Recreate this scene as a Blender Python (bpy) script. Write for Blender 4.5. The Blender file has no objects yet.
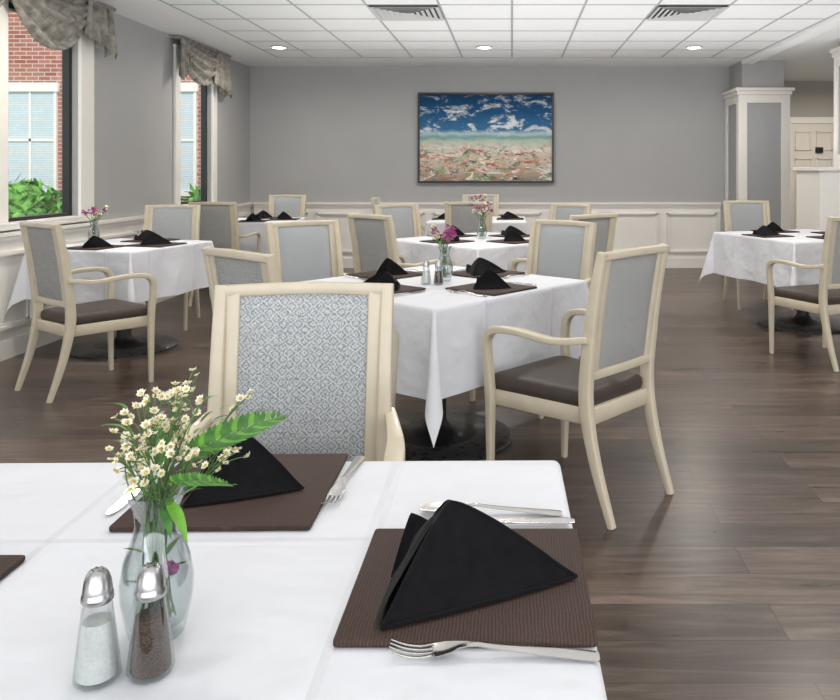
import bpy, math, random
from mathutils import Vector, Matrix
random.seed(7)
scn = bpy.context.scene
try:
    scn.view_settings.view_transform = 'Standard'
    scn.view_settings.look = 'None'
except Exception: pass
COL = scn.collection
pi = math.pi

# ---------------------------------------------------------------- materials
def new_mat(name):
    m = bpy.data.materials.new(name); m.use_nodes = True
    nt = m.node_tree
    return m, nt, nt.nodes['Principled BSDF']
def N(nt, t, **kw):
    n = nt.nodes.new(t)
    for k, v in kw.items(): setattr(n, k, v)
    return n
def simple(name, col, rough=.5, metal=0, noise=0, nscale=20, bump=0, bscale=60, coat=0, spec=None, sheen=0):
    m, nt, b = new_mat(name)
    b.inputs['Base Color'].default_value = (*col, 1)
    b.inputs['Roughness'].default_value = rough
    b.inputs['Metallic'].default_value = metal
    if coat: b.inputs['Coat Weight'].default_value = coat
    if spec is not None: b.inputs['Specular IOR Level'].default_value = spec
    if sheen: b.inputs['Sheen Weight'].default_value = sheen
    tc = N(nt, 'ShaderNodeTexCoord')
    if noise:
        n = N(nt, 'ShaderNodeTexNoise'); n.inputs['Scale'].default_value = nscale; n.inputs['Detail'].default_value = 4
        nt.links.new(tc.outputs['Object'], n.inputs['Vector'])
        r = N(nt, 'ShaderNodeValToRGB')
        r.color_ramp.elements[0].position = .3; r.color_ramp.elements[1].position = .7
        r.color_ramp.elements[0].color = (*[c*(1-noise) for c in col], 1)
        r.color_ramp.elements[1].color = (*[min(1, c*(1+noise)) for c in col], 1)
        nt.links.new(n.outputs['Fac'], r.inputs['Fac']); nt.links.new(r.outputs['Color'], b.inputs['Base Color'])
    if bump:
        n = N(nt, 'ShaderNodeTexNoise'); n.inputs['Scale'].default_value = bscale; n.inputs['Detail'].default_value = 3
        nt.links.new(tc.outputs['Object'], n.inputs['Vector'])
        bp = N(nt, 'ShaderNodeBump'); bp.inputs['Strength'].default_value = bump; bp.inputs['Distance'].default_value = .01
        nt.links.new(n.outputs['Fac'], bp.inputs['Height']); nt.links.new(bp.outputs['Normal'], b.inputs['Normal'])
    return m
def M(nt, op, a, b=None, c=None):
    n = N(nt, 'ShaderNodeMath', operation=op)
    for i, v in enumerate([a, b, c]):
        if v is None: continue
        if isinstance(v, (int, float)): n.inputs[i].default_value = v
        else: nt.links.new(v, n.inputs[i])
    return n.outputs[0]
def mixc(nt, f, a, b, bt='MIX'):
    n = N(nt, 'ShaderNodeMix', data_type='RGBA', blend_type=bt)
    for s, v in ((n.inputs[0], f), (n.inputs[6], a), (n.inputs[7], b)):
        if isinstance(v, (int, float)): s.default_value = v
        elif isinstance(v, tuple): s.default_value = (*v, 1)
        else: nt.links.new(v, s)
    return n.outputs[2]

WALL = simple('wall_paint_grey', (.395, .395, .395), .75, noise=.02, nscale=3, bump=.05, bscale=200)
WALLC = simple('corridor_wall_beige', (.42, .395, .35), .75, noise=.02, nscale=3, bump=.05, bscale=200)
WHITE = simple('trim_white_paint', (.80, .775, .73), .4, noise=.015, nscale=4)
CEILM = simple('ceiling_drywall', (.86, .87, .88), .85, bump=.04, bscale=150)
TILE = simple('ceiling_tile', (.85, .86, .87), .9, noise=.03, nscale=90, bump=.15, bscale=260)
TBAR = simple('tbar_metal', (.40, .41, .42), .5)
CREAM = simple('cream_wood', (.59, .52, .395), .38, noise=.05, nscale=12, coat=.1)
VINYL = simple('brown_vinyl', (.062, .047, .040), .5, noise=.12, nscale=25, bump=.12, bscale=180, spec=.3)
BLACKM = simple('black_iron', (.012, .012, .013), .45, bump=.2, bscale=120)
BLACKF = simple('black_napkin_cloth', (.0055, .0055, .0065), .9, noise=.25, nscale=60, bump=.12, bscale=600, spec=.12, sheen=.04)
BLKFR = simple('black_frame', (.012, .012, .013), .35, noise=.1)
STEEL = simple('stainless_steel', (.60, .58, .56), .18, 1, noise=.04, nscale=30)
CHROME = simple('shaker_cap_metal', (.50, .50, .50), .28, 1, noise=.05, nscale=40)
SALT = simple('salt_grains', (.78, .78, .76), .9, noise=.08, nscale=300, bump=.5, bscale=900)
PEPPER = simple('pepper_grains', (.09, .06, .045), .9, noise=.7, nscale=500, bump=.5, bscale=900)
STEM = simple('stem_green', (.09, .17, .05), .6, noise=.3, nscale=40)
LEAF = simple('leaf_green', (.06, .18, .035), .5, noise=.35, nscale=60)
LEAFB = simple('leaf_bright_green', (.14, .34, .04), .45, noise=.25, nscale=60)
PETW = simple('petal_cream', (.78, .74, .57), .6, noise=.08, nscale=200)
PETY = simple('pollen_yellow', (.50, .38, .11), .7, noise=.3, nscale=400)
PETP = simple('petal_magenta', (.40, .06, .24), .6, noise=.3, nscale=150)
VAL = simple('valance_fabric', (.25, .235, .205), .8, noise=.5, nscale=15, bump=.2, bscale=300, sheen=.1)
VENTM = simple('vent_metal', (.55, .56, .56), .5, noise=.03)
VENTD = simple('vent_dark', (.05, .05, .05), .8, noise=.1)
BUSH = simple('foliage', (.13, .34, .06), .7, noise=.6, nscale=9, bump=1, bscale=18)
GRASS = simple('lawn', (.22, .30, .12), .9, noise=.4, nscale=4)
BLIND = simple('outside_blinds', (.50, .60, .68), .4, noise=.05)
DOORM = simple('door_paint', (.70, .66, .59), .45, noise=.02)
PANELG = simple('column_grey_panel', (.36, .37, .38), .5, noise=.03, nscale=10)

def floor_mat():
    m, nt, b = new_mat('wood_plank_floor')
    g = N(nt, 'ShaderNodeNewGeometry')
    br = N(nt, 'ShaderNodeTexBrick'); br.offset = .37; br.offset_frequency = 2
    br.inputs['Color1'].default_value = (0, 0, 0, 1); br.inputs['Color2'].default_value = (1, 1, 1, 1)
    br.inputs['Mortar'].default_value = (0, 0, 0, 1)
    br.inputs['Scale'].default_value = 1; br.inputs['Mortar Size'].default_value = .0015
    br.inputs['Mortar Smooth'].default_value = .2
    br.inputs['Brick Width'].default_value = 1.22; br.inputs['Row Height'].default_value = .18
    nt.links.new(g.outputs['Position'], br.inputs['Vector'])
    mp = N(nt, 'ShaderNodeMapping'); mp.inputs['Scale'].default_value = (1.6, 17, 1)
    nt.links.new(g.outputs['Position'], mp.inputs['Vector'])
    off = N(nt, 'ShaderNodeVectorMath', operation='ADD')
    nt.links.new(mp.outputs[0], off.inputs[0])
    sc = N(nt, 'ShaderNodeVectorMath', operation='SCALE'); sc.inputs['Scale'].default_value = 13
    nt.links.new(br.outputs['Color'], sc.inputs[0]); nt.links.new(sc.outputs[0], off.inputs[1])
    n1 = N(nt, 'ShaderNodeTexNoise'); n1.inputs['Scale'].default_value = 1.3; n1.inputs['Detail'].default_value = 9; n1.inputs['Roughness'].default_value = .68
    n1.inputs['Distortion'].default_value = .9
    nt.links.new(off.outputs[0], n1.inputs['Vector'])
    r = N(nt, 'ShaderNodeValToRGB'); e = r.color_ramp.elements
    e[0].position = .30; e[0].color = (.036, .024, .019, 1)
    e[1].position = .70; e[1].color = (.165, .120, .096, 1)
    x = e.new(.5); x.color = (.086, .060, .048, 1)
    nt.links.new(n1.outputs['Fac'], r.inputs['Fac'])
    tint = M(nt, 'MULTIPLY_ADD', br.outputs['Color'], .60, .68)
    c = mixc(nt, 1.0, r.outputs['Color'], tint, 'MULTIPLY')
    c2 = mixc(nt, br.outputs['Fac'], c, (.02, .014, .011))
    nt.links.new(c2, b.inputs['Base Color'])
    rr = M(nt, 'MULTIPLY_ADD', n1.outputs['Fac'], .16, .22)
    nt.links.new(rr, b.inputs['Roughness'])
    b.inputs['Specular IOR Level'].default_value = .5
    bp = N(nt, 'ShaderNodeBump'); bp.inputs['Strength'].default_value = .07; bp.inputs['Distance'].default_value = .003
    h = M(nt, 'SUBTRACT', n1.outputs['Fac'], br.outputs['Fac'])
    nt.links.new(h, bp.inputs['Height']); nt.links.new(bp.outputs['Normal'], b.inputs['Normal'])
    return m
FLOOR = floor_mat()

def fabric(name, ca, cb):
    m, nt, b = new_mat(name)
    tc = N(nt, 'ShaderNodeTexCoord'); s = N(nt, 'ShaderNodeSeparateXYZ')
    nt.links.new(tc.outputs['Object'], s.inputs[0])
    x, z = s.outputs[0], s.outputs[2]
    nz = N(nt, 'ShaderNodeTexNoise'); nz.inputs['Scale'].default_value = 60; nz.inputs['Detail'].default_value = 2
    nt.links.new(tc.outputs['Object'], nz.inputs['Vector'])
    # concentric woven diamonds
    fx = M(nt, 'PINGPONG', M(nt, 'ADD', x, 5.0), .0185)
    fz = M(nt, 'PINGPONG', M(nt, 'ADD', z, 5.0), .0145)
    d = M(nt, 'ADD', M(nt, 'ADD', fx, fz), M(nt, 'MULTIPLY', nz.outputs['Fac'], .007))
    st = M(nt, 'GREATER_THAN', M(nt, 'FRACT', M(nt, 'MULTIPLY', d, 1/.0115)), .46)
    n2 = N(nt, 'ShaderNodeTexNoise'); n2.inputs['Scale'].default_value = 260; n2.inputs['Detail'].default_value = 1
    nt.links.new(tc.outputs['Object'], n2.inputs['Vector'])
    f = M(nt, 'MULTIPLY_ADD', st, .46, M(nt, 'MULTIPLY_ADD', n2.outputs['Fac'], 2.3, -.87))
    f.node.use_clamp = True
    c = mixc(nt, f, ca, cb)
    nt.links.new(c, b.inputs['Base Color']); b.inputs['Roughness'].default_value = .9
    b.inputs['Specular IOR Level'].default_value = .2
    bp = N(nt, 'ShaderNodeBump'); bp.inputs['Strength'].default_value = .3; bp.inputs['Distance'].default_value = .002
    nt.links.new(f, bp.inputs['Height']); nt.links.new(bp.outputs['Normal'], b.inputs['Normal'])
    return m
FABF = fabric('diamond_weave_fabric', (.20, .217, .23), (.55, .565, .57))
FABR = fabric('diamond_weave_fabric_rear', (.20, .20, .195), (.48, .48, .465))

def cloth_mat():
    m, nt, b = new_mat('white_tablecloth')
    b.inputs['Base Color'].default_value = (.71, .72, .755, 1)
    b.inputs['Roughness'].default_value = .85
    b.inputs['Specular IOR Level'].default_value = .2
    tc = N(nt, 'ShaderNodeTexCoord'); s = N(nt, 'ShaderNodeSeparateXYZ')
    nt.links.new(tc.outputs['Object'], s.inputs[0])
    def tent(v, c, w):
        d = M(nt, 'ABSOLUTE', M(nt, 'SUBTRACT', v, c))
        return M(nt, 'MAXIMUM', M(nt, 'SUBTRACT', 1.0, M(nt, 'DIVIDE', d, w)), 0.0)
    h = None
    for ax, c in ((0, -.23), (0, .235), (1, -.27), (1, .21)):
        t = tent(s.outputs[ax], c, .012)
        h = t if h is None else M(nt, 'ADD', h, t)
    n = N(nt, 'ShaderNodeTexNoise'); n.inputs['Scale'].default_value = 5; n.inputs['Detail'].default_value = 3
    nt.links.new(tc.outputs['Object'], n.inputs['Vector'])
    h = M(nt, 'ADD', M(nt, 'MULTIPLY', h, .7), M(nt, 'MULTIPLY', n.outputs['Fac'], 5.0))
    bp = N(nt, 'ShaderNodeBump'); bp.inputs['Strength'].default_value = .85; bp.inputs['Distance'].default_value = .006
    nt.links.new(h, bp.inputs['Height']); nt.links.new(bp.outputs['Normal'], b.inputs['Normal'])
    return m
CLOTH = cloth_mat()

def mat_mat():
    m, nt, b = new_mat('brown_ribbed_placemat')
    tc = N(nt, 'ShaderNodeTexCoord'); s = N(nt, 'ShaderNodeSeparateXYZ')
    nt.links.new(tc.outputs['Object'], s.inputs[0])
    n = N(nt, 'ShaderNodeTexNoise'); n.inputs['Scale'].default_value = 30
    nt.links.new(tc.outputs['Object'], n.inputs['Vector'])
    w = M(nt, 'SINE', M(nt, 'MULTIPLY', M(nt, 'ADD', s.outputs[1], M(nt, 'MULTIPLY', n.outputs['Fac'], .006)), 1500))
    n2 = N(nt, 'ShaderNodeTexNoise'); n2.inputs['Scale'].default_value = 260
    nt.links.new(tc.outputs['Object'], n2.inputs['Vector'])
    f = M(nt, 'ADD', M(nt, 'MULTIPLY_ADD', w, .35, .1), M(nt, 'MULTIPLY', n2.outputs['Fac'], .8))
    f.node.use_clamp = True
    c = mixc(nt, f, (.036, .021, .017), (.080, .051, .042))
    nt.links.new(c, b.inputs['Base Color']); b.inputs['Roughness'].default_value = .7
    b.inputs['Specular IOR Level'].default_value = .25
    bp = N(nt, 'ShaderNodeBump'); bp.inputs['Strength'].default_value = .4; bp.inputs['Distance'].default_value = .001
    nt.links.new(f, bp.inputs['Height']); nt.links.new(bp.outputs['Normal'], b.inputs['Normal'])
    return m
MATM = mat_mat()

def iron_lattice():
    m, nt, b = new_mat('cast_iron_lattice')
    tc = N(nt, 'ShaderNodeTexCoord')
    v = N(nt, 'ShaderNodeTexVoronoi'); v.inputs['Scale'].default_value = 30
    nt.links.new(tc.outputs['Object'], v.inputs['Vector'])
    f = M(nt, 'LESS_THAN', v.outputs['Distance'], .36)
    c = mixc(nt, f, (.045, .045, .047), (.003, .003, .003))
    nt.links.new(c, b.inputs['Base Color']); b.inputs['Roughness'].default_value = .4
    bp = N(nt, 'ShaderNodeBump'); bp.invert = True; bp.inputs['Strength'].default_value = .8; bp.inputs['Distance'].default_value = .004
    nt.links.new(f, bp.inputs['Height']); nt.links.new(bp.outputs['Normal'], b.inputs['Normal'])
    return m
IRON = iron_lattice()

def glass(name, base=.06, edge=.65, tint=(.97, .98, .98)):
    m, nt, b = new_mat(name)
    out = nt.nodes['Material Output']; nt.nodes.remove(b)
    tr = N(nt, 'ShaderNodeBsdfTransparent'); tr.inputs[0].default_value = (*tint, 1)
    gl = N(nt, 'ShaderNodeBsdfGlossy'); gl.inputs['Roughness'].default_value = .03
    lw = N(nt, 'ShaderNodeLayerWeight'); lw.inputs['Blend'].default_value = .35
    nz = N(nt, 'ShaderNodeTexNoise'); nz.inputs['Scale'].default_value = 8
    f = M(nt, 'MULTIPLY_ADD', lw.outputs['Facing'], edge, base)
    f = M(nt, 'MULTIPLY', f, M(nt, 'MULTIPLY_ADD', nz.outputs['Fac'], .1, .95))
    mx = N(nt, 'ShaderNodeMixShader')
    nt.links.new(f, mx.inputs[0]); nt.links.new(tr.outputs[0], mx.inputs[1]); nt.links.new(gl.outputs[0], mx.inputs[2])
    nt.links.new(mx.outputs[0], out.inputs[0])
    return m
GLASS = glass('vase_glass', .05, .5, (.88, .91, .91))
PANE = glass('window_glass', .03, .25)

def emis(name, col, s):
    m, nt, b = new_mat(name)
    b.inputs['Base Color'].default_value = (*col, 1)
    b.inputs['Emission Color'].default_value = (*col, 1); b.inputs['Emission Strength'].default_value = s
    return m
LAMP = emis('downlight_lens', (1, .96, .88), 14)

def brick_mat():
    m, nt, b = new_mat('red_brick')
    g = N(nt, 'ShaderNodeNewGeometry'); s = N(nt, 'ShaderNodeSeparateXYZ'); c = N(nt, 'ShaderNodeCombineXYZ')
    nt.links.new(g.outputs['Position'], s.inputs[0])
    nt.links.new(M(nt, 'ADD', s.outputs[0], s.outputs[1]), c.inputs[0]); nt.links.new(s.outputs[2], c.inputs[1])
    br = N(nt, 'ShaderNodeTexBrick')
    br.inputs['Color1'].default_value = (.28, .08, .06, 1); br.inputs['Color2'].default_value = (.42, .17, .13, 1)
    br.inputs['Mortar'].default_value = (.5, .45, .42, 1); br.inputs['Scale'].default_value = 1
    br.inputs['Mortar Size'].default_value = .008; br.inputs['Brick Width'].default_value = .22; br.inputs['Row Height'].default_value = .075
    nt.links.new(c.outputs[0], br.inputs['Vector']); nt.links.new(br.outputs['Color'], b.inputs['Base Color'])
    b.inputs['Roughness'].default_value = .9
    return m
BRICK = brick_mat()

def painting_mat():
    m, nt, b = new_mat('abstract_landscape_paint')
    tc = N(nt, 'ShaderNodeTexCoord'); s = N(nt, 'ShaderNodeSeparateXYZ')
    nt.links.new(tc.outputs['Generated'], s.inputs[0])
    z = s.outputs[2]
    def noise(sx, sz, det=6, rough=.6, dist=0, w=0):
        mp = N(nt, 'ShaderNodeMapping'); mp.inputs['Scale'].default_value = (sx, 1, sz); mp.inputs['Location'].default_value = (w, w, w)
        nt.links.new(tc.outputs['Generated'], mp.inputs['Vector'])
        n = N(nt, 'ShaderNodeTexNoise'); n.inputs['Scale'].default_value = 1; n.inputs['Detail'].default_value = det
        n.inputs['Roughness'].default_value = rough; n.inputs['Distortion'].default_value = dist
        nt.links.new(mp.outputs[0], n.inputs['Vector']); return n.outputs['Fac']
    def step(v, lo, hi):
        n = N(nt, 'ShaderNodeMapRange'); n.clamp = True
        n.inputs[1].default_value = lo; n.inputs[2].default_value = hi
        nt.links.new(v, n.inputs[0]); return n.outputs[0]
    zd = M(nt, 'ADD', z, M(nt, 'MULTIPLY_ADD', noise(7, 9, 8, .7), .14, -.07))
    r = N(nt, 'ShaderNodeValToRGB'); e = r.color_ramp.elements
    e[0].position = 0; e[0].color = (.24, .22, .17, 1)
    e[1].position = 1; e[1].color = (.006, .040, .10, 1)
    for p, c in ((.12, (.50, .40, .32)), (.28, (.60, .50, .41)), (.38, (.66, .63, .56)), (.455, (.48, .55, .45)), (.50, (.17, .34, .33)), (.545, (.42, .55, .60)), (.60, (.045, .16, .31)), (.80, (.012, .08, .20))):
        x = e.new(p); x.color = (*c, 1)
    nt.links.new(zd, r.inputs['Fac'])
    c = r.outputs['Color']
    cl = M(nt, 'MULTIPLY', step(noise(5.5, 8, 9, .72, .4, 5), .52, .61), step(z, .5, .58))
    cl = M(nt, 'MULTIPLY', cl, M(nt, 'SUBTRACT', 1.3, step(z, .66, 1.1)))
    cl.node.use_clamp = True
    c = mixc(nt, cl, c, (.68, .72, .74))
    low = M(nt, 'SUBTRACT', 1.0, step(z, .34, .46))
    for (sx, sz, w, lo, hi, col) in ((9, 14, 21, .54, .59, (.10, .20, .14)), (10, 14, 47, .55, .60, (.24, .34, .14)), (9, 16, 33, .53, .59, (.78, .75, .68)), (11, 17, 9, .555, .60, (.52, .10, .05)), (13, 18, 71, .58, .62, (.62, .30, .24)), (14, 18, 61, .59, .625, (.02, .06, .10))):
        k = M(nt, 'MULTIPLY', step(noise(sx, sz, 7, .74, .8, w), lo, hi), low)
        c = mixc(nt, k, c, col)
    nt.links.new(c, b.inputs['Base Color']); b.inputs['Roughness'].default_value = .7
    b.inputs['Specular IOR Level'].default_value = .15
    return m
PAINT = painting_mat()

# ---------------------------------------------------------------- mesh builder
class MB:
    def __init__(s): s.v = []; s.f = []; s.m = []; s.s = []; s.mats = []
    def mi(s, mat):
        if mat not in s.mats: s.mats.append(mat)
        return s.mats.index(mat)
    def add(s, vs, fs, mat, smooth=True):
        o = len(s.v); k = s.mi(mat)
        s.v += [tuple(v) for v in vs]
        for f in fs: s.f.append([i+o for i in f]); s.m.append(k); s.s.append(smooth)
    def box(s, x0, x1, y0, y1, z0, z1, mat):
        vs = [(x, y, z) for z in (z0, z1) for y in (y0, y1) for x in (x0, x1)]
        s.add(vs, [(0, 2, 3, 1), (4, 5, 7, 6), (0, 1, 5, 4), (2, 6, 7, 3), (0, 4, 6, 2), (1, 3, 7, 5)], mat, False)
    def grid(s, P, mat, smooth=True, wrap=False):
        n, m = len(P), len(P[0]); fs = []
        for i in range(n-1):
            for j in range(m-1 if not wrap else m):
                fs.append((i*m+j, i*m+(j+1) % m, (i+1)*m+(j+1) % m, (i+1)*m+j))
        s.add([p for r in P for p in r], fs, mat, smooth)
    def lathe(s, prof, mat, seg=32, c=(0, 0, 0), smooth=True):
        P = [[(c[0]+r*math.cos(2*pi*j/seg), c[1]+r*math.sin(2*pi*j/seg), c[2]+z) for j in range(seg)] for r, z in prof]
        s.grid(P, mat, smooth, True)
    def layers(s, outs, mat, smooth=True):
        s.grid(outs, mat, smooth, True)
        n = len(outs[0]); o = len(s.v)-n*len(outs); k = s.mi(mat)
        s.f.append([o+i for i in range(n)][::-1]); s.m.append(k); s.s.append(False)
        s.f.append([o+n*(len(outs)-1)+i for i in range(n)]); s.m.append(k); s.s.append(smooth)
    def sweep(s, pts, w, d, mat, ref=(1, 0, 0), sub=5, rnd=.35, seg=None):
        pts = [Vector(p) for p in pts]; n = len(pts); Q = []; W = []; D = []
        if isinstance(w, (int, float)): w = [w]*n
        if isinstance(d, (int, float)): d = [d]*n
        for i in range(n-1):
            p0 = pts[max(i-1, 0)]; p1 = pts[i]; p2 = pts[i+1]; p3 = pts[min(i+2, n-1)]
            for k in range(sub):
                t = k/sub
                Q.append(.5*((2*p1)+(p2-p0)*t+(2*p0-5*p1+4*p2-p3)*t*t+(3*p1-p0-3*p2+p3)*t**3))
                W.append(w[i]+(w[i+1]-w[i])*t); D.append(d[i]+(d[i+1]-d[i])*t)
        Q.append(pts[-1]); W.append(w[-1]); D.append(d[-1])
        ref = Vector(ref); outs = []
        for i, q in enumerate(Q):
            T = (Q[min(i+1, len(Q)-1)]-Q[max(i-1, 0)]).normalized()
            S = (ref-T*ref.dot(T)).normalized(); Nn = T.cross(S)
            a, b2 = W[i]/2, D[i]/2; ring = []
            if seg:
                ring = [q+S*a*math.cos(2*pi*j/seg)+Nn*b2*math.sin(2*pi*j/seg) for j in range(seg)]
            else:
                c = rnd*min(a, b2)
                for sx, sy, fl in ((1, 1, 0), (-1, 1, 1), (-1, -1, 0), (1, -1, 1)):
                    A = q+S*sx*a+Nn*sy*(b2-c); Mi = q+S*sx*(a-c*.3)+Nn*sy*(b2-c*.3); B = q+S*sx*(a-c)+Nn*sy*b2
                    ring += [A, Mi, B] if not fl else [B, Mi, A]
            outs.append(ring)
        s.layers(outs, mat)
    def mesh(s, name, sharp=50):
        me = bpy.data.meshes.new(name); me.from_pydata(s.v, [], s.f)
        for m in s.mats: me.materials.append(m)
        me.polygons.foreach_set('material_index', s.m); me.polygons.foreach_set('use_smooth', s.s)
        me.update()
        try: me.set_sharp_from_angle(angle=math.radians(sharp))
        except Exception: pass
        return me
    def obj(s, name, **kw): return place(name, s.mesh(name), **kw)
def place(name, me, loc=(0, 0, 0), rz=0, parent=None, scale=1, rot=None, bevel=0):
    o = bpy.data.objects.new(name, me); COL.objects.link(o)
    o.location = loc; o.rotation_euler = rot or (0, 0, rz)
    o.scale = (scale,)*3 if isinstance(scale, (int, float)) else scale
    if parent: o.parent = parent
    if bevel:
        b = o.modifiers.new('bevel', 'BEVEL'); b.width = bevel; b.segments = 2; b.limit_method = 'ANGLE'
    return o
def boxobj(name, b, mat, bevel=0, parent=None):
    mb = MB(); mb.box(*b, mat); return mb.obj(name, bevel=bevel, parent=parent)
def empty(name, loc=(0, 0, 0), rz=0):
    e = bpy.data.objects.new(name, None); COL.objects.link(e); e.location = loc; e.rotation_euler = (0, 0, rz); e.empty_display_size = .2
    return e

# ---------------------------------------------------------------- room
XL, YB, H = -3.52, 10.48, 2.70
XR, Y0, YC = 6.5, -3.0, 12.2
boxobj('floor', (XL-.12, XR+.12, Y0, YC+.12, -.1, 0), FLOOR)
boxobj('ceiling', (XL-.12, XR+.12, Y0, YC+.12, H, H+.12), CEILM)
mb = MB()
gx0, gx1, gy1 = -2.87, 2.87, 9.58
mb.box(gx0, gx1, Y0, gy1, H-.006, H, TILE)
xs = [-2.87]+[i*.61 for i in range(-4, 5)]+[2.87]
for x in xs: mb.box(x-.009, x+.009, Y0, gy1, H-.010, H-.006, TBAR)
y = gy1
while y > Y0:
    mb.box(gx0, gx1, y-.010, y+.010, H-.0102, H-.006, TBAR); y -= .61
mb.obj('ceiling_tile_grid')
boxobj('trim_1', (2.88, 3.02, Y0, 9.8, H-.06, H), CEILM, .005)

wins = [(8.22, 9.12), (4.3, 6.32), (.8, 3.0)]  # last opening is an unseen window added to let in more light
ZB, ZT = .92, 2.50
mb = MB()
mb.box(XL-.12, XL, Y0, YB+.12, 0, ZB, WALL); mb.box(XL-.12, XL, Y0, YB+.12, ZT, H, WALL)
ys = sorted([Y0, YB+.12]+[v for w in wins for v in w])
for i in range(0, len(ys), 2): mb.box(XL-.12, XL, ys[i], ys[i+1], ZB, ZT, WALL)
mb.obj('wall_left')
boxobj('wall_back', (XL, 3.5, YB, YB+.12, 0, H), WALL)
boxobj('wall_corridor', (3.5, XR, YC, YC+.12, 0, H), WALLC)
boxobj('wall_corridor_side', (3.38, 3.5, YB+.12, YC+.12, 0, H), WALLC)
boxobj('wall_right', (XR, XR+.12, Y0, YC+.12, 0, H), WALL)

def wainscot(length, pw, sg=1):
    """panel along local +x, projecting to -y*sg"""
    mb = MB(); hgt = .85
    def B(x0, x1, d0, d1, z0, z1):
        a, b = sorted((-sg*d0, -sg*d1)); mb.box(x0, x1, a, b, z0, z1, WHITE)
    B(0, length, .001, .012, 0, hgt)
    B(0, length, .001, .055, hgt, hgt+.028); B(0, length, .012, .032, hgt-.035, hgt)
    B(0, length, .012, .032, 0, .13)
    n = max(1, round(length/pw)); w = length/n
    for i in range(n):
        a, b = i*w+.06, (i+1)*w-.06; z0, z1 = .21, hgt-.11
        for t, dp, off in ((.022, .046, 0), (.018, .026, .022)):
            A, Bb, c, d = a+off, b-off, z0+off, z1-off
            for q in ((A, Bb, c, c+t), (A, Bb, d-t, d), (A, A+t, c, d), (Bb-t, Bb, c, d)): B(q[0], q[1], .012, dp, q[2], q[3])
    return mb
wainscot(2.8-XL-.06, .80).obj('trim_2', loc=(XL+.058, YB, 0))
wainscot(YB-.03-Y0, .80, -1).obj('trim_3', loc=(XL, YB-.002, 0), rz=-pi/2)

for wi, (a, b) in enumerate(wins):
    e = empty('window_%d' % (wi+1))
    mb = MB(); cw = .20 if wi == 1 else .12
    mb.box(XL+.001, XL+.03, a-cw, a, ZB-.005, ZT+.12, WHITE); mb.box(XL+.001, XL+.03, b, b+cw, ZB-.005, ZT+.12, WHITE)
    mb.box(XL+.001, XL+.03, a, b, ZT, ZT+.12, WHITE)
    mb.box(XL-.04, XL+.06, a, b, ZB, ZB+.02, WHITE); mb.box(XL+.001, XL+.06, a-cw, b+cw, ZB-.03, ZB, WHITE)
    mb.obj('casing', parent=e, bevel=.004)
    mb = MB(); mids = [a, b]
    if b-a > 1.2:
        mid = 5.38 if wi == 1 else (a+b)/2
        mb2 = MB(); mb2.box(XL-.10, XL+.01, mid-.06, mid+.06, ZB+.02, ZT, WHITE); mb2.obj('mullion', parent=e, bevel=.004)
        mids = [a, mid-.06, mid+.06, b]
    t = .045
    for i in range(0, len(mids), 2):
        p, q = mids[i], mids[i+1]; X0, X1 = XL-.10, XL-.045
        mb.box(X0, X1, p, p+t, ZB, ZT, BLKFR); mb.box(X0, X1, q-t, q, ZB, ZT, BLKFR)
        mb.box(X0, X1, p+t, q-t, ZB, ZB+t, BLKFR); mb.box(X0, X1, p+t, q-t, ZT-t, ZT, BLKFR)
    mb.obj('sash_frame', parent=e)
    mb = MB()
    for i in range(0, len(mids), 2):
        mb.add([(XL-.07, mids[i]+t, ZB+t), (XL-.07, mids[i+1]-t, ZB+t), (XL-.07, mids[i+1]-t, ZT-t), (XL-.07, mids[i]+t, ZT-t)], [(0, 1, 2, 3)], PANE, False)
    mb.obj('pane', parent=e)

def valance(swags, tails, zt=2.67):
    mb = MB()
    for (y0, y1, dmin, dmax) in swags:
        P = []
        for j in range(73):
            v = j/72; row = []
            for i in range(33):
                u = i/32; s = math.sin(pi*u)**.75
                drop = dmin+(dmax-dmin)*s
                z = zt-drop*v**1.15
                x = XL+.085+.055*math.sin(pi*min(v*1.1, 1))*(.4+.6*s)+.024*math.sin(v*2*pi*4.5+1.2*math.sin(u*7))*(.35+.65*s)
                yy = y0+(y1-y0)*(u+.02*math.sin(v*9)*s)
                row.append((x, yy, z))
            P.append(row)
        mb.grid(P, VAL)
    for (y0, y1, da, db) in tails:
        P = []
        for j in range(25):
            v = j/24; row = []
            for i in range(49):
                u = i/48; drop = da+(db-da)*u+.03*math.sin(u*2*pi*3)
                wsp = .75+.25*v
                row.append((XL+.12+.036*math.sin(u*2*pi*3.5)*(.5+.5*v), (y0+y1)/2+(y1-y0)*(u-.5)*wsp, zt-drop*v))
            P.append(row)
        mb.grid(P, VAL)
    ya = min([s[0] for s in swags]+[t[0] for t in tails]); yb = max([s[1] for s in swags]+[t[1] for t in tails])
    mb.box(XL+.005, XL+.13, ya, yb, zt-.005, zt+.02, VAL)
    o = mb.obj('swag_valance')
    so = o.modifiers.new('thick', 'SOLIDIFY'); so.thickness = .004
    return o
valance([(4.1, 5.35, .10, .50), (5.3, 6.35, .10, .46)], [(6.2, 6.68, .28, .42)])
valance([(8.05, 9.2, .12, .42)], [(8.9, 9.42, .36, .50), (8.0, 8.2, .42, .30)])
valance([(.6, 1.95, .10, .50), (1.9, 3.2, .10, .5)], [(3.0, 3.35, .28, .42)])

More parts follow.
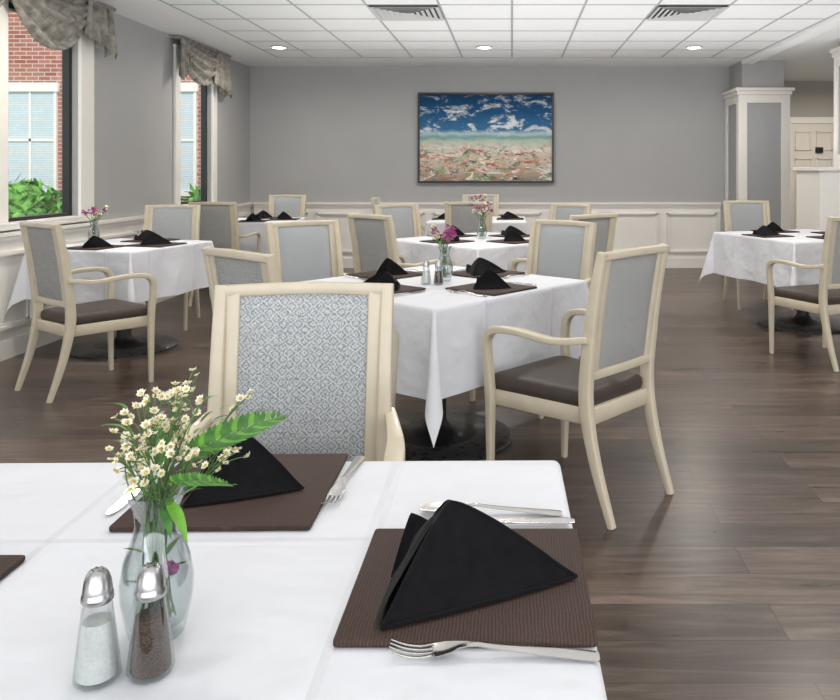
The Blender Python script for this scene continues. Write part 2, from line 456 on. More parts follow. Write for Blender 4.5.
def column(name, x0, x1, y0, y1, zbase, ztop, upper):
    e = empty(name, ((x0+x1)/2, (y0+y1)/2, 0)); cx, cy = e.location.x, e.location.y
    mb = MB(); X0, X1, A, B = x0-cx, x1-cx, y0-cy, y1-cy
    mb.box(X0, X1, A, B, zbase, ztop, PANELG)
    if upper: mb.box(X0+.04, X1-.04, A+.04, B, ztop, H, WALL)
    mb.obj('core', parent=e)
    mb = MB(); f = .09; t = .02
    for (p, q) in ((X0, X0+f), (X1-f, X1)): mb.box(p-t if p == X0 else p, q+t if q == X1 else q, A-t, A, zbase, ztop, WHITE)
    mb.box(X0+f, X1-f, A-t, A, zbase, zbase+.14, WHITE); mb.box(X0+f, X1-f, A-t, A, ztop-.10, ztop, WHITE)
    for (p, q) in ((A, A+f), (B-f, B)):
        mb.box(X0-t, X0, p, q, zbase, ztop, WHITE); mb.box(X1, X1+t, p, q, zbase, ztop, WHITE)
    for s0, s1 in ((X0-t, X0), (X1, X1+t)):
        mb.box(s0, s1, A+f, B-f, zbase, zbase+.14, WHITE); mb.box(s0, s1, A+f, B-f, ztop-.10, ztop, WHITE)
    mb.obj('corner_trim', parent=e, bevel=.003)
    mb = MB()
    mb.box(X0-.04, X1+.04, A-.04, B, ztop-.0, ztop+.05, WHITE); mb.box(X0-.065, X1+.065, A-.065, B, ztop+.05, ztop+.09, WHITE)
    mb.obj('capital', parent=e, bevel=.006)
column('square_column', 2.88, 3.49, 9.86, 10.475, 0, 2.26, True)
column('square_column', 3.50, 4.0, 7.9, 8.44, 1.34, 2.52, True)
e = empty('half_wall', (0, 0, 0))
mb = MB(); mb.box(3.10, 4.4, 7.86, 8.5, 0, 1.30, WHITE); mb.obj('core', parent=e)
mb = MB(); mb.box(3.07, 4.43, 7.83, 8.53, 1.30, 1.34, WHITE); mb.box(3.08, 4.42, 7.84, 8.52, 0, .13, WHITE); mb.obj('cap', parent=e, bevel=.006)
e = empty('door_1', (4.70, YC, 0))
mb = MB(); mb.box(-.36, .36, -.045, -.002, .01, 2.04, DOORM)
for (a, b) in ((-.29, -.04), (.04, .29)):
    for (c, d) in ((.2, .75), (.9, 1.5), (1.62, 1.92)):
        t = .02
        for q in ((a, b, c, c+t), (a, b, d-t, d), (a, a+t, c, d), (b-t, b, c, d)): mb.box(q[0], q[1], -.062, -.045, q[2], q[3], DOORM)
mb.obj('leaf', parent=e, bevel=.003)
mb = MB(); mb.box(-.46, -.36, -.06, -.001, 0, 2.14, WHITE); mb.box(.36, .46, -.06, -.001, 0, 2.14, WHITE); mb.box(-.36, .36, -.06, -.001, 2.04, 2.14, WHITE); mb.obj('frame', parent=e, bevel=.004)
mb = MB(); mb.sweep([(.30, -.045, 1.0), (.30, -.10, 1.0), (.21, -.10, 1.0)], .018, .018, STEEL, ref=(0, 0, 1), seg=8); mb.obj('handle', parent=e)
mb = MB(); mb.box(.02, .14, -.072, -.0621, 1.58, 1.67, BLKFR); mb.obj('plaque', parent=e)

e = empty('framed_painting', (-.35, YB-.001, 1.745))
mb = MB(); mb.box(-.885, .885, -.035, -.013, -.575, .575, PAINT); mb.obj('canvas', parent=e)
mb = MB(); t = .026
for q in ((-.91, .91, -.605, -.605+t), (-.91, .91, .605-t, .605), (-.91, -.91+t, -.605+t, .605-t), (.91-t, .91, -.605+t, .605-t)):
    mb.box(q[0], q[1], -.055, 0, q[2], q[3], BLKFR)
mb.box(-.88, .88, -.012, -.002, -.575, .575, BLKFR)
mb.obj('frame', parent=e)

def vent_mesh():
    mb = MB(); mb.box(-.29, .29, -.29, .29, -.003, 0, VENTD)
    for k in range(6):
        a = .297-k*.047; b = max(.012, a-.036); z0 = -.016
        o = [(-a, -a), (a, -a), (a, a), (-a, a)]; i = [(-b, -b), (b, -b), (b, b), (-b, b)]
        c = a-.012 if k else a-.02
        m_ = [(-c, -c), (c, -c), (c, c), (-c, c)]
        mb.add([(x, y, z0) for x, y in o]+[(x, y, z0) for x, y in m_]+[(x, y, -.004) for x, y in i], [(j, (j+1) % 4, 4+(j+1) % 4, 4+j) for j in range(4)]+[(4+j, 4+(j+1) % 4, 8+(j+1) % 4, 8+j) for j in range(4)], VENTM, False)
    return mb.mesh('ceiling_vent')
vm = vent_mesh()
for x, yv in ((-.915, 6.835), (1.525, 6.835)): place('ceiling_vent', vm, (x, yv, H-.0103))
mb = MB(); mb.lathe([(.092, 0), (.092, -.006), (.076, -.012), (.072, -.004), (.0, -.003)], VENTM, 32)
mb.lathe([(.072, -.007), (.05, -.013), (.0, -.016)], LAMP, 32)
dm = mb.mesh('recessed_downlight')
for x in (-2.61, -.31, 2.04, 4.6):
    for yv in (8.74, 5.2, 1.7, -1.4) if x < 4 else (10.6, 6.2, 1.7):
        zz = H-.0104 if abs(x) < 2.8 else H-.0005
        o = place('recessed_downlight', dm, (x, yv, zz))
        L = bpy.data.lights.new('downlight_lamp', 'AREA'); L.shape = 'DISK'; L.size = .13; L.energy = 21 if yv > 2 else 5; L.color = (1, .93, .84); L.spread = math.radians(170)
        if x > 4: L.energy = 38 if yv > 9 else 22  # farthest of these is an added lamp to light the corridor door
        lo = bpy.data.objects.new('lamp', L); COL.objects.link(lo); lo.parent = o; lo.location = (0, 0, -.02)

# ---------------------------------------------------------------- exterior
boxobj('ground_outside', (-30, XL-.2, -6, 40, -.35, -.25), GRASS)
mb = MB(); mb.box(-16, -4.2, 14, 14.3, -.25, 7, BRICK)
for (a, b) in ((-9.05, -8.2), (-6.2, -5.7), (-12.2, -11)):
    mb.box(a-.08, b+.08, 13.93, 14, .85, .95, WHITE); mb.box(a-.08, b+.08, 13.93, 14, 2.72, 2.88, WHITE)
    mb.box(a-.05, a, 13.95, 14, .95, 2.72, WHITE); mb.box(b, b+.05, 13.95, 14, .95, 2.72, WHITE)
    mb.box(a, b, 13.97, 14, .95, 2.72, BLIND); mb.box(a, b, 13.95, 13.97, 1.83, 1.88, WHITE)
    mb.box((a+b)/2-.02, (a+b)/2+.02, 13.95, 13.97, .95, 2.72, WHITE)
    for i in range(43): mb.box(a, b, 13.965, 13.97, .97+i*.041, .978+i*.041, WHITE)
mb.obj('brick_building')
def bush():
    mb = MB(); R = random.Random(3)
    for _ in range(600):
        a = R.uniform(0, 2*pi); ph = math.acos(R.uniform(-.2, 1)); r = R.uniform(.75, 1.05)
        c = Vector((math.cos(a)*math.sin(ph)*r*.55, math.sin(a)*math.sin(ph)*r*.55, .5+math.cos(ph)*r*.5))
        d = Vector((R.uniform(-1, 1), R.uniform(-1, 1), R.uniform(-.3, 1))).normalized()*.08; s = d.cross(Vector((0, 0, 1))).normalized()*.03
        mb.add([c-d, c+s, c+d, c-s], [(0, 1, 2, 3)], BUSH, False)
    mb.lathe([(.3, 0), (.45, .3), (.4, .7), (.2, .92), (0, .98)], BUSH, 12)
    return mb.mesh('garden_bush')
bm_ = bush()
for i in range(9): place('garden_bush', bm_, (-10.6+i*.85, 12.8+.15*math.sin(i*2), -.25), rz=i, scale=1.30+.25*math.sin(i*3))
for i, (x, yv) in enumerate(((-4.7, 6.5), (-4.7, 5.0), (-5.4, 7.9), (-4.6, 10.4))): place('garden_bush', bm_, (x, yv, -.25), rz=i*2, scale=1.2)

# ---------------------------------------------------------------- dining chair
def rrect(hw_f, hw_b, yb, yf, r, z, n=6, ins=0):
    hw_f -= ins; hw_b -= ins; yb += ins; yf -= ins; pts = []
    for cx, cy, a0 in ((hw_f-r, yf-r, 0), (-(hw_f-r), yf-r, pi/2), (-(hw_b-r), yb+r, pi), (hw_b-r, yb+r, 3*pi/2)):
        for i in range(n):
            a = a0+pi/2*i/(n-1); pts.append((cx+r*math.cos(a), cy+r*math.sin(a), z))
    return pts
def chair_mesh():
    mb = MB()
    for s in (-1, 1):
        mb.sweep([(s*.205, -.335, 0), (s*.208, -.262, .22), (s*.210, -.222, .43), (s*.212, -.234, .62), (s*.213, -.262, .82), (s*.215, -.300, 1.0)],
                 [.024, .032, .036, .036, .034, .032], [.026, .040, .052, .050, .044, .034], CREAM, sub=6)
        mb.sweep([(s*.243, .238, 0), (s*.246, .236, .2), (s*.250, .234, .40), (s*.256, .243, .55), (s*.262, .236, .625), (s*.264, .185, .662), (s*.262, .06, .668), (s*.250, -.10, .655), (s*.226, -.245, .675)],
                 [.024, .030, .036, .034, .036, .042, .046, .040, .026], [.024, .030, .038, .034, .034, .028, .024, .024, .026], CREAM, sub=6)
    mb.layers([rrect(.236, .200, -.235, .250, .02, z, ins=i) for z, i in ((.345, .004), (.35, 0), (.405, 0), (.41, .004))], CREAM)
    mb.layers([rrect(.234, .200, -.218, .262, .035, z, ins=i) for z, i in ((.405, .012), (.412, .002), (.43, -.002), (.452, 0), (.464, .010), (.471, .03), (.474, .07), (.476, .12))], VINYL)
    yc = lambda z: -.224-.076*max(0, (z-.45)/.55)**1.35
    mb.sweep([(-.215, yc(.985), .985), (0, yc(.985)-.012, .990), (.215, yc(.985), .985)], .030, .034, CREAM, ref=(0, 0, 1), sub=6)
    mb.sweep([(-.21, yc(.535), .535), (0, yc(.535)-.006, .535), (.21, yc(.535), .535)], .034, .030, CREAM, ref=(0, 0, 1), sub=4)
    for s in (-1, 1):
        mb.sweep([(s*.180, yc(.53), .53), (s*.182, yc(.75), .75), (s*.184, yc(.98), .98)], .038, .026, CREAM, sub=4)
    for sg, mt, k in ((1, FABF, .014), (-1, FABR, .012)):
        P = []
        for j in range(17):
            v = j/16; z = .548+.427*v; row = []
            for i in range(17):
                u = -1+i/8; hw = .163+.003*v
                bulge = (1-abs(u)**5)*(1-abs(2*v-1)**7)
                row.append((u*hw, yc(z)-.006*(1-u*u)+sg*(.004+k*bulge), z))
            P.append(row if sg > 0 else row[::-1])
        mb.grid(P, mt)
    return mb.mesh('dining_chair')
CH = chair_mesh()
def chair(bx, by, ang):
    a = math.radians(ang)
    return place('dining_chair', CH, (bx+math.cos(a)*.30, by+math.sin(a)*.30, 0), rz=a-pi/2)

# ---------------------------------------------------------------- tables
TZ = .76
def cloth_mesh(a, D, seed, bul=.27, flare=.03):
    R = random.Random(seed)
    r = .014
    us = [-a+2*a*i/24 for i in range(25)]
    ext = [.006, .012, .018, .03, .05]+[.05+(D-.05)*i/12 for i in range(1, 13)]
    us = [-a-e for e in ext[::-1]]+us+[a+e for e in ext]
    ph = [[R.uniform(0, 6.28) for _ in range(4)] for _ in range(4)]
    def rip(side, t):
        p = ph[side]; w = max(0, 1-abs(t/a)**6)
        return (.55*math.sin(t*9/a*.5+p[0])+.35*math.sin(t*15/a*.5+p[1])+.25*math.sin(t*26/a*.5+p[2]))*w
    P = []
    for v in us:
        row = []
        for u in us:
            su = max(0, abs(u)-a); sv = max(0, abs(v)-a)
            cx = max(-a, min(a, u)); cy = max(-a, min(a, v)); s = math.hypot(su, sv)
            if s < 1e-9: row.append((u*(1-r/a), v*(1-r/a), TZ)); continue
            th = math.atan2(sv, su)
            if s < r*pi/2: out = r*math.sin(s/r); dn = r*(1-math.cos(s/r)); h = 0
            else: out = r; dn = r; h = s-r*pi/2
            B = 0
            if su > 0 and sv > 0:
                B = bul*math.sin(2*th)**2.2+bul*.22*math.sin(4*th)**2
            rp = 0
            if sv == 0: rp = rip(0 if u > 0 else 1, cy)
            elif su == 0: rp = rip(2 if v > 0 else 3, cx)
            out += h*(flare+B)+(.024*rp)*min(1, h/D*1.1)
            dn += h*math.sqrt(max(.1, 1-B*B))
            dx, dy = math.cos(th)*(1 if u > 0 else -1), math.sin(th)*(1 if v > 0 else -1)
            if sv == 0: dy = 0
            if su == 0: dx = 0
            row.append((cx*(1-r/a)+dx*out, cy*(1-r/a)+dy*out, TZ-dn))
        P.append(row)
    mb = MB(); mb.grid(P, CLOTH); return mb.mesh('tablecloth', 80)
C42 = [cloth_mesh(.535, .36, 1, .14, .008), cloth_mesh(.53, .37, 2, .27, .015), cloth_mesh(.535, .36, 3, .27, .015)]
C36 = [cloth_mesh(.44, .36, s, .25, .015) for s in (4, 5)]
def base_mesh():
    mb = MB(); mb.lathe([(0, 0), (.37, 0), (.372, .012), (.36, .020), (.20, .028)], IRON, 56)
    mb.lathe([(.20, .028), (.13, .036), (.075, .055), (.05, .09), (.048, .66), (.07, .70), (.16, .722), (.16, .73), (0, .73)], BLACKM, 40)
    return mb.mesh('pedestal_base')
BASE = base_mesh()
def table(x, y, rot, small=False, v=0):
    e = empty('dining_table', (x, y, 0), math.radians(rot))
    place('tablecloth', (C36 if small else C42)[v], parent=e)
    place('pedestal_base', BASE, parent=e)
    h = (.44 if small else .53)-.02
    mb = MB(); mb.box(-h, h, -h, h, .73, .755, CREAM); mb.obj('tabletop', parent=e)
    return e

# ---------------------------------------------------------------- table settings
def placemat_mesh():
    mb = MB(); mb.layers([rrect(.15, .15, -.15, .15, .004, z, 3, ins=i) for z, i in ((.0005, .001), (.002, 0), (.007, 0), (.008, .001))], MATM, smooth=False)
    return mb.mesh('placemat')
PM = placemat_mesh()
def napkin_mesh(seed, Ap, P1, P2, P3, F):
    mb = MB()
    Ap, P1, P2, P3, F = map(Vector, (Ap, P1, P2, P3, F))
    z = Vector((0, 0, 1)); BOW = .008
    def bow(a): return z*BOW*math.sin(pi*a)*(1-.3*a)-z*.006*math.exp(-a*14)
    def face(A, B, Cc, inside, sag=.006, k=18, lift=0, bw=1.0):
        n = (B-A).cross(Cc-A).normalized()
        if n.dot((A+B+Cc)/3-inside) < 0: n = -n
        vs = []; fs = []; idx = {}
        for i in range(k+1):
            for j in range(i+1):
                a = i/k; b = j/i if i else 0
                w0, w1, w2 = 1-a, a*(1-b), a*b
                p = A*w0+B*w1+Cc*w2+bow(a)*bw
                p = p-n*sag*27*w0*w1*w2+n*sag*.6*math.sin(pi*b)*a**6
                p = p+n*.0035*math.sin(6*a+5*b+seed)*math.sin(pi*b)*math.sin(pi*a)
                p = p+n*lift*(.25+.75*a)
                p.z = max(p.z, .0008)
                idx[i, j] = len(vs); vs.append(p)
        for i in range(k):
            for j in range(i+1):
                fs.append((idx[i, j], idx[i+1, j], idx[i+1, j+1]))
                if j < i: fs.append((idx[i, j], idx[i+1, j+1], idx[i, j+1]))
        A0, B0, C0 = (vs[q] for q in fs[0])
        if (B0-A0).cross(C0-A0).dot(n) < 0: fs = [f[::-1] for f in fs]
        mb.add(vs, fs, BLACKF)
    ins = (Ap+P1+P2+P3)/4
    face(Ap, P1, P2, ins, .009); face(Ap, P2, P3, ins, .006); face(Ap, P3, P1, ins, .006)
    def hem(A, B, r=.0026, lift=.0028):
        m_ = (A+B)/2; o = (B-A).cross(z).normalized()
        if o.dot(m_-ins) < 0: o = -o
        mb.sweep([A+z*lift, A.lerp(B, .25)+o*.004+z*lift, m_+o*.005+z*lift, A.lerp(B, .75)+o*.004+z*lift, B+z*lift], [r*1.2, r*2, r*2, r*2, r*1.0], [r*1.2, r*2, r*2, r*2, r*1.0], BLACKF, ref=(0, 0, 1), sub=5, seg=10)
    hem(P1, P2); hem(P2, P3); hem(P3, P1)
    for Pt, r in ((P1, .0026), (P2, .0026), (P3, .0024)):
        mb.sweep([Ap.lerp(Pt, t)+bow(t)-z*.0012 for t in (0, .06, .14, .3, .5, .7, .86, 1)][:-1]+[Pt+z*.002], [r*2.4]+[r*2]*6+[r*1.3], [r*2.4]+[r*2]*6+[r*1.3], BLACKF, ref=(.3, .2, 1), sub=3, seg=10)
    o2 = (P3-P1).cross(z).normalized()
    if o2.dot(P1-P2) < 0: o2 = -o2
    A2 = Ap.lerp(P1, .06)+o2*.006-z*.006
    B2 = P1+o2*.010+z*.002; C2 = P1.lerp(P3, .80)+o2*.016+z*.001
    ins2 = (A2+B2+C2)/3-o2*.03
    face(A2, B2, C2, ins2, .003)
    G1 = P3+Vector((-.014, .002, .002)); G2 = P1.lerp(P3, .5)+o2*.018; G3 = P3.lerp(P2, .32)
    ins3 = (F+G1+G2+G3)/4
    face(F, G1, G2, ins3, .003, bw=.5); face(F, G1, G3, ins3, .003, bw=.5); face(F, G2, G3, ins3, .002, bw=.5)
    return mb.mesh('folded_napkin', 75)
NAPS = [napkin_mesh(1, (-.036, .012, .097), (-.106, -.126, .001), (.130, -.010, .001), (-.085, .105, .001), (-.098, .078, .050)),
        napkin_mesh(5, (-.02, .01, .102), (-.09, -.095, .001), (.105, -.045, .001), (-.05, .105, .001), (-.078, .06, .050))]

def ribbon(mb, st, mat, th=.0016):
    k = 6; outs = []
    for x, hw, z, dish in st:
        up = [(x, -hw+2*hw*i/k, z+dish*((2*i/k-1)**2)-0) for i in range(k+1)]
        dn = [(a, b*.96, c-th) for a, b, c in up[::-1]]
        outs.append(up+dn)
    mb.layers(outs, mat)
def handle_st(x0, L, w0=.004, w1=.0105):
    return [(x0+L*t, w0+(w1-w0)*(t**1.3)*(1 if t < .93 else .8 if t < .99 else .35), .0075-.006*t+.007*(1-t)**3+.0015*math.sin(pi*t), -.0006) for t in (0, .08, .2, .35, .5, .65, .8, .9, .95, .985, 1)]
def fork_mesh():
    mb = MB()
    ribbon(mb, [(-.052, .0122, .004, .002), (-.046, .0128, .0042, .002), (-.038, .0125, .005, .003), (-.028, .010, .008, .002), (-.020, .006, .012, .0005), (-.010, .0042, .0135, 0)]+handle_st(.0, .135), STEEL)
    for k in range(4):
        yy = -.0107+k*.00713
        mb.sweep([(-.050, yy, .0045+.002*abs(k-1.5)/1.5), (-.065, yy, .0035), (-.082, yy*.97, .0055), (-.098, yy*.93, .011)], [.0042, .0036, .0032, .0012], [.0018, .0018, .0016, .001], STEEL, ref=(0, 1, 0), sub=3)
    return mb.mesh('fork')
def knife_mesh():
    mb = MB()
    ribbon(mb, [(-.115, .001, .0018, 0), (-.112, .0045, .0018, 0), (-.10, .0078, .0018, 0), (-.07, .0092, .0018, 0), (-.03, .0090, .002, 0), (-.015, .0065, .0028, 0), (-.005, .005, .004, 0)], STEEL, .0012)
    mb.sweep([(-.008, 0, .004), (.02, 0, .0045), (.06, 0, .0052), (.10, 0, .0056), (.115, 0, .005)], [.009, .011, .014, .017, .010], [.006, .0062, .0075, .0085, .006], STEEL, ref=(0, 1, 0), sub=4, seg=12)
    return mb.mesh('table_knife')
def spoon_mesh():
    mb = MB()
    ribbon(mb, [(-.100, .004, .005, .0005), (-.096, .010, .0045, .003), (-.086, .0165, .0035, .006), (-.072, .0195, .0025, .008), (-.056, .0175, .003, .0065), (-.044, .011, .005, .003), (-.034, .005, .009, .001), (-.022, .0040, .0125, 0)]+[(x-.012, h, z, d) for x, h, z, d in handle_st(.0, .135)], STEEL)
    return mb.mesh('spoon')
FK, KN, SP = fork_mesh(), knife_mesh(), spoon_mesh()

def setting(cx, cy, rot, side, dist=.36, nap=0, cut=False, nrot=0, ns=.85):
    a = math.radians(rot+side); d = Vector((math.cos(a), math.sin(a)))
    p = Vector((cx, cy))+d*dist
    place('placemat', PM, (p.x, p.y, TZ+.001), rz=a+pi/2)
    place('folded_napkin', NAPS[nap], (p.x, p.y, TZ+.0095), rz=nrot, scale=ns)
    if cut:
        t = Vector((-d.y, d.x))
        q = p+t*.185; place('table_knife', KN, (q.x, q.y, TZ+.003), rz=a)
        q = p-t*.185; place('fork', FK, (q.x, q.y, TZ+.001), rz=a)

def vase_mesh():
    mb = MB()
    pr = [(0, .0), (.026, 0), (.030, .004), (.033, .015), (.039, .045), (.040, .065), (.036, .09), (.028, .112), (.0235, .130), (.025, .148), (.031, .162), (.035, .169)]
    pr2 = [(.0335, .169), (.0295, .161), (.0235, .148), (.0220, .130), (.0265, .112), (.0345, .09), (.0385, .065), (.0375, .045), (.031, .018), (.0, .012)]
    mb.lathe(pr+pr2, GLASS, 40)
    return mb.mesh('vase')
def tube(mb, pts, r, mat=STEM): mb.sweep(pts, r*2, r*2, mat, ref=(.37, .91, .13), sub=4, seg=5)
def leaf(mb, base, d, L, w, mat, droop=.3, n=8):
    base = Vector(base); d = Vector(d).normalized(); s = d.cross(Vector((0, 0, 1)))
    if s.length < .1: s = Vector((1, 0, 0))
    s.normalize(); up = s.cross(d); P = []
    for i in range(n+1):
        t = i/n; c = base+d*L*t-Vector((0, 0, 1))*droop*L*t*t
        hw = w*math.sin(pi*min(1, t**.75))**.9+.0003
        P.append([c-s*hw+up*hw*.35, c, c+s*hw+up*hw*.35])
    mb.grid(P, mat)
def head(mb, c, d, r, petal, R, cen=None, cs=1):
    c = Vector(c); d = Vector(d).normalized(); s = d.cross(Vector((.3, .2, .9))).normalized(); t = d.cross(s)
    n = 8
    for k in range(n):
        a = 2*pi*k/n+R.uniform(-.15, .15); e = s*math.cos(a)+t*math.sin(a); f = d.cross(e)
        b = c; w = r*.42
        mb.add([b, b+e*r*.55+f*w+d*r*.35, b+e*r*1.05+d*r*R.uniform(.3, .8), b+e*r*.55-f*w+d*r*.35], [(0, 1, 2, 3)], petal)
    P = []
    for i in range(4):
        ph = i/3*pi/2; P.append([c+(s*math.cos(2*pi*j/7)+t*math.sin(2*pi*j/7))*r*.42*cs*math.cos(ph)+d*r*(.15+.45*math.sin(ph)) for j in range(7)])
    mb.grid(P, cen or PETY, True, True)
def frond(mb, base, d, L, R, wd=1):
    base = Vector(base); d = Vector(d).normalized(); h = d.cross(Vector((0, 0, 1))).normalized(); u = h.cross(d)
    s = (u*.75+h*.65).normalized()
    f = lambda t: base+d*L*t-Vector((0, 0, 1))*L*.14*t*t
    tube(mb, [f(t) for t in (0, .33, .66, 1)], .0009)
    nn = 18
    for k in range(nn):
        t = .10+k*.88/nn; c = f(t)
        l = (L*.20*math.sin(pi*(.22+.74*t))**.9+.003)*wd
        for q in (-1, 1):
            dd = (d*.9+s*q).normalized(); w = l*.12+.0005; P = []
            wv = dd.cross(d.cross(s)).normalized()
            for i in range(6):
                tt = i/5; cc = c+dd*l*tt; hw = w*math.sin(pi*min(1, tt**.75))**.9+.0002
                P.append([cc-wv*hw, cc, cc+wv*hw])
            mb.grid(P, LEAF if k % 3 else LEAFB)
    leaf(mb, f(1), d, L*.08, .0015, LEAF, .1, 5)
def arrangement(seed, kind):
    R = random.Random(seed); mb = MB()
    if kind == 'daisy':
        tips = []
        for k in range(24):
            tips.append(Vector((R.uniform(-.028, .080), R.uniform(-.04, .05), R.uniform(.20, .27))))
        for k in range(9): tips.append(Vector((R.uniform(-.034, .03), R.uniform(-.05, .02), R.uniform(.185, .23))))
        tips += [Vector((.035, 0, .290)), Vector((.02, .01, .280)), Vector((.055, -.01, .275))]
        for tp in tips:
            b = Vector((R.uniform(-.02, .02), R.uniform(-.02, .02), .018))
            nk = Vector((R.uniform(-.013, .013), R.uniform(-.013, .013), .135))
            mid = nk.lerp(tp, .6)+Vector((R.uniform(-.006, .006), R.uniform(-.006, .006), -.002))
            tube(mb, [b, nk, mid, tp], .0009)
            for q in range(R.randint(3, 5)):
                st = nk.lerp(tp, R.uniform(.6, .9)); e = tp+Vector((R.uniform(-.018, .018), R.uniform(-.018, .018), R.uniform(-.016, .014)))
                tube(mb, [st, st.lerp(e, .6)+Vector((0, 0, .002)), e], .0006)
                head(mb, e, Vector((R.uniform(-.6, .6), R.uniform(-1, .3), R.uniform(.5, 1))), R.uniform(.004, .006), PETW, R, cs=.95)
            head(mb, tp, Vector((R.uniform(-.5, .5), R.uniform(-1, .2), .9)), .006, PETW, R, cs=.95)
        for q in range(70):
            z = R.uniform(.155, .26); a = R.uniform(0, 2*pi); rr = (z-.12)*.40
            leaf(mb, (math.cos(a)*rr+.014, math.sin(a)*rr, z), (math.cos(a), math.sin(a), R.uniform(.2, 1)), R.uniform(.015, .032), R.uniform(.0010, .0028), LEAF if q % 2 else LEAFB, .3)
        frond(mb, (.022, -.005, .200), (1, .0, .60), .150, R); frond(mb, (.015, -.01, .18), (.85, -.45, .30), .11, R, .8); frond(mb, (.02, .02, .19), (.8, .5, .65), .11, R, .8); frond(mb, (-.005, .02, .18), (-.3, .6, .8), .09, R, .8)
        tube(mb, [(0, 0, .13), (.012, -.003, .165), (.022, -.005, .200)], .0012)
        leaf(mb, (.018, -.014, .160), (.6, -.4, -.30), .042, .0075, LEAFB, .5); leaf(mb, (.014, -.016, .155), (.5, -.6, -.2), .03, .006, LEAF, .6)
        for k in range(5):
            a = R.uniform(0, 6); leaf(mb, (math.cos(a)*.012, math.sin(a)*.012, .06+.012*k), (math.cos(a), math.sin(a), .8), .03, .004, LEAFB, .2)
        for q in range(8): head(mb, (.020+R.uniform(-.006, .006), -.012+R.uniform(-.006, .006), .085+R.uniform(-.006, .006)), (1, -1, .2), .005, PETP, R, PETP)
    else:
        for k in range(16):
            tp = Vector((R.uniform(-.07, .07), R.uniform(-.07, .07), R.uniform(.19, .26)))
            b = Vector((R.uniform(-.02, .02), R.uniform(-.02, .02), .018)); nk = Vector((R.uniform(-.013, .013), R.uniform(-.013, .013), .135))
            tube(mb, [b, nk, nk.lerp(tp, .6), tp], .0012)
            pt = PETP if k % 3 else PETW
            for q in range(5):
                e = tp+Vector((R.uniform(-.016, .016), R.uniform(-.016, .016), R.uniform(-.012, .012)))
                head(mb, e, (R.uniform(-1, 1), R.uniform(-1, 1), 1), R.uniform(.009, .013), pt, R, PETP if k % 3 else None)
            leaf(mb, nk.lerp(tp, .6), tp-nk+Vector((R.uniform(-.05, .05), R.uniform(-.05, .05), -.03)), .04, .006, LEAF, .3)
    return mb.mesh('flowers')
VS = vase_mesh(); FD = arrangement(11, 'daisy'); FP = arrangement(4, 'pink')
def vase(x, y, fl, s=1, rz=0):
    e = empty('flower_vase', (x, y, TZ+.002), rz)
    place('glass_vase', VS, parent=e, scale=s); place('flowers', fl, parent=e, scale=s)

def shaker(name, x, y, fill, rz):
    e = empty(name, (x, y, TZ+.002), rz)
    mb = MB(); pr = [(0, 0), (.022, 0), (.0245, .004), (.0235, .012), (.019, .050), (.0150, .080), (.0145, .086)]
    mb.lathe(pr, GLASS, 10, smooth=False)
    mb.obj('glass_body', parent=e)
    mb = MB(); mb.lathe([(0, .004), (.0205, .005), (.0205, .012), (.0165, .050), (.0148, .062), (0, .064)], fill, 20); mb.obj('contents', parent=e)
    mb = MB(); mb.lathe([(.0150, .082), (.0162, .084), (.0158, .090), (.0150, .091), (.0150, .093), (.0135, .103), (.0108, .111), (.0085, .1140), (.0045, .1158), (0, .1165)], CHROME, 14, smooth=True)
    for k in range(7):
        a = 2*pi*k/6; rr = .0055 if k < 6 else 0
        mb.lathe([(.0010, .1165 if k == 6 else .1152), (0, .1169 if k == 6 else .1158)], BLACKM, 8, c=(rr*math.cos(a), rr*math.sin(a), .0003))
    mb.obj('metal_cap', parent=e)

# near table
NTX, NTY = -.437, .925
table(NTX, NTY, 0.8, v=0)
chair(-.545, 2.06, -86)
place('placemat', PM, (-.053, 1.02, TZ+.001), rz=math.radians(90), scale=(.93, 1, 1))
place('folded_napkin', NAPS[0], (-.045, 1.025, TZ+.0095), rz=0)
place('fork', FK, (-.038, .866, TZ+.002), rz=math.radians(-1))
place('table_knife', KN, (-.020, 1.185, TZ+.003), rz=0)
place('spoon', SP, (-.045, 1.225, TZ+.003), rz=math.radians(-1))
place('placemat', PM, (-.455, 1.315, TZ+.001), rz=math.radians(1))
place('folded_napkin', NAPS[1], (-.448, 1.325, TZ+.0095), rz=math.radians(8), scale=.92)
place('fork', FK, (-.289, 1.335, TZ+.002), rz=math.radians(88))
place('table_knife', KN, (-.63, 1.33, TZ+.003), rz=math.radians(90))
place('placemat', PM, (-.822, .93, TZ+.001), rz=math.radians(90))
place('folded_napkin', NAPS[1], (-.84, .93, TZ+.0095), rz=2.6, scale=.92)
place('placemat', PM, (-.437, .55, TZ+.001))
vase(-.412, .905, FD)
shaker('salt_shaker', -.440, .828, SALT, .2)
shaker('pepper_shaker', -.388, .838, PEPPER, .5)

# middle table (diamond)
MX, MY = -.37, 3.80
table(MX, MY, 50, v=1)
chair(.475, 3.01, 138); chair(.31, 4.67, -130); chair(-1.03, 2.92, 50); chair(-1.24, 4.62, -47)
for s, nr in ((0, .3), (90, 2.2), (180, 3.3), (270, 0)): setting(MX, MY, 50, s, .36, s//90 % 2, True, nr)
vase(MX+.04, MY+.03, FP, 1.0)
shaker('salt_shaker', MX-.04, MY-.08, SALT, 0); shaker('pepper_shaker', MX+.02, MY-.09, PEPPER, 0)

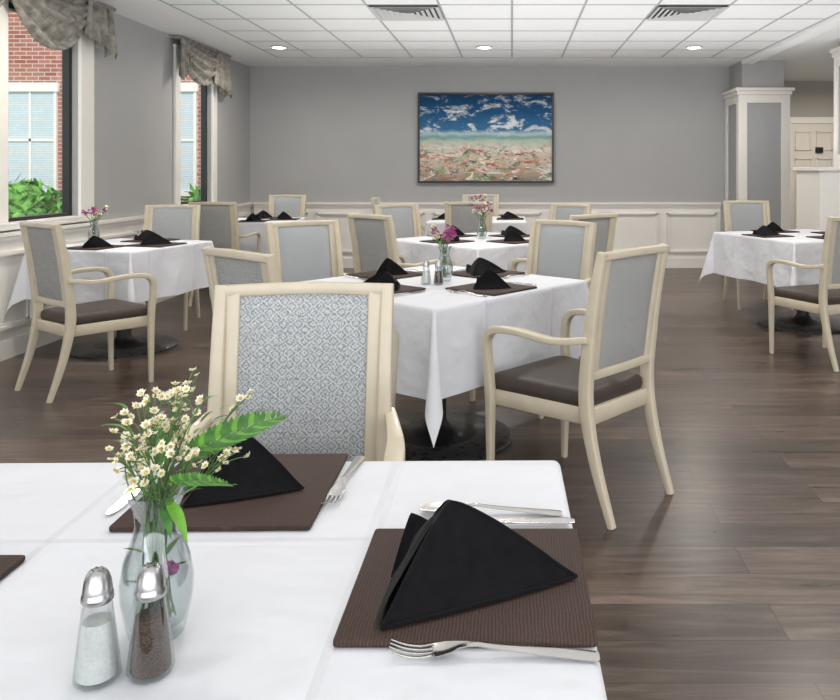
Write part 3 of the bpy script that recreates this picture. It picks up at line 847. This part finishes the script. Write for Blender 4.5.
AX, AY = -.24, 6.2
table(AX, AY, 45, v=2)
chair(-.98, 5.34, 48); chair(.57, 5.39, 132); chair(.53, 7.02, -135); chair(-1.04, 7.00, -48)
for s, nr in ((0, .3), (90, 2.2), (180, 3.3), (270, 0)): setting(AX, AY, 45, s, .36, s//90 % 2, False, nr)
vase(AX+.0, AY, FP, 1.05, 1)
BX, BY = -.38, 8.75
table(BX, BY, 0, v=0)
chair(-.42, 7.53, 90); chair(-.40, 9.93, -90); chair(-1.53, 8.7, 2)
for s, nr in ((0, .3), (180, 3.3), (90, 2.2)): setting(BX, BY, 0, s, .36, 0, False, nr)
vase(BX, BY, FP, 1.0, 2)
WX, WY = -2.86, 5.75
table(WX, WY, -15, True, 0)
chair(-2.74, 4.52, 54); chair(-2.98, 6.86, -82)
for s, nr in ((0, .3), (-90, 2.2), (90, 1.)): setting(WX, WY, -15, s, .28, 0, False, nr)
vase(WX-.25, WY+.05, FP, 1.0, 3)
table(-2.80, 8.62, 5, True, 1)
chair(-2.88, 7.50, 88); chair(-2.80, 9.74, -90)
for s, nr in ((0, .3), (-90, 2.2), (90, 1.)): setting(-2.80, 8.62, 5, s, .28, 1, False, nr)
RX, RY = 2.46, 6.6
table(RX, RY, 20, v=1)
chair(2.28, 5.16, 112); chair(2.35, 7.84, -88)
for s, nr in ((180, .3), (-90, 2.2), (90, 1.), (0, 2)): setting(RX, RY, 20, s, .36, 0, False, nr)

# ---------------------------------------------------------------- light & camera
w = bpy.data.worlds.new('world'); scn.world = w; w.use_nodes = True
bg = w.node_tree.nodes['Background']; bg.inputs[0].default_value = (.90, .95, 1, 1); bg.inputs[1].default_value = 1.6
S = bpy.data.lights.new('sun', 'SUN'); S.energy = 2.8; S.angle = math.radians(3); S.color = (1, .95, .88)
so = bpy.data.objects.new('sun', S); COL.objects.link(so)
so.rotation_euler = Vector((-.35, .8, -.95)).to_track_quat('-Z', 'Y').to_euler()
def area(name, sx, sy, e, loc, d, col):
    L = bpy.data.lights.new(name, 'AREA'); L.shape = 'RECTANGLE'; L.size = sx; L.size_y = sy; L.energy = e; L.color = col
    lo = bpy.data.objects.new(name, L); COL.objects.link(lo); lo.location = loc
    lo.rotation_euler = Vector(d).to_track_quat('-Z', 'Y').to_euler()
# added fill lamps: one behind the camera, one facing up to brighten the ceiling
area('rear_fill', 9, 2.3, 180, (1.4, -2.9, 1.3), (0, 1, .30), (.96, .98, 1))
area('ceiling_fill', 5.6, 9.0, 145, (.6, 4.2, 1.50), (0, 0.0001, 1), (1, .99, .98))

cam = bpy.data.cameras.new('camera'); co = bpy.data.objects.new('camera', cam); COL.objects.link(co)
co.location = (0, 0, 1.3); co.rotation_euler = (pi/2, 0, 0)
cam.sensor_width = 36; cam.lens = 36*780/840
cam.shift_x = -92/840; cam.shift_y = -179/840; cam.clip_start = .02
scn.camera = co
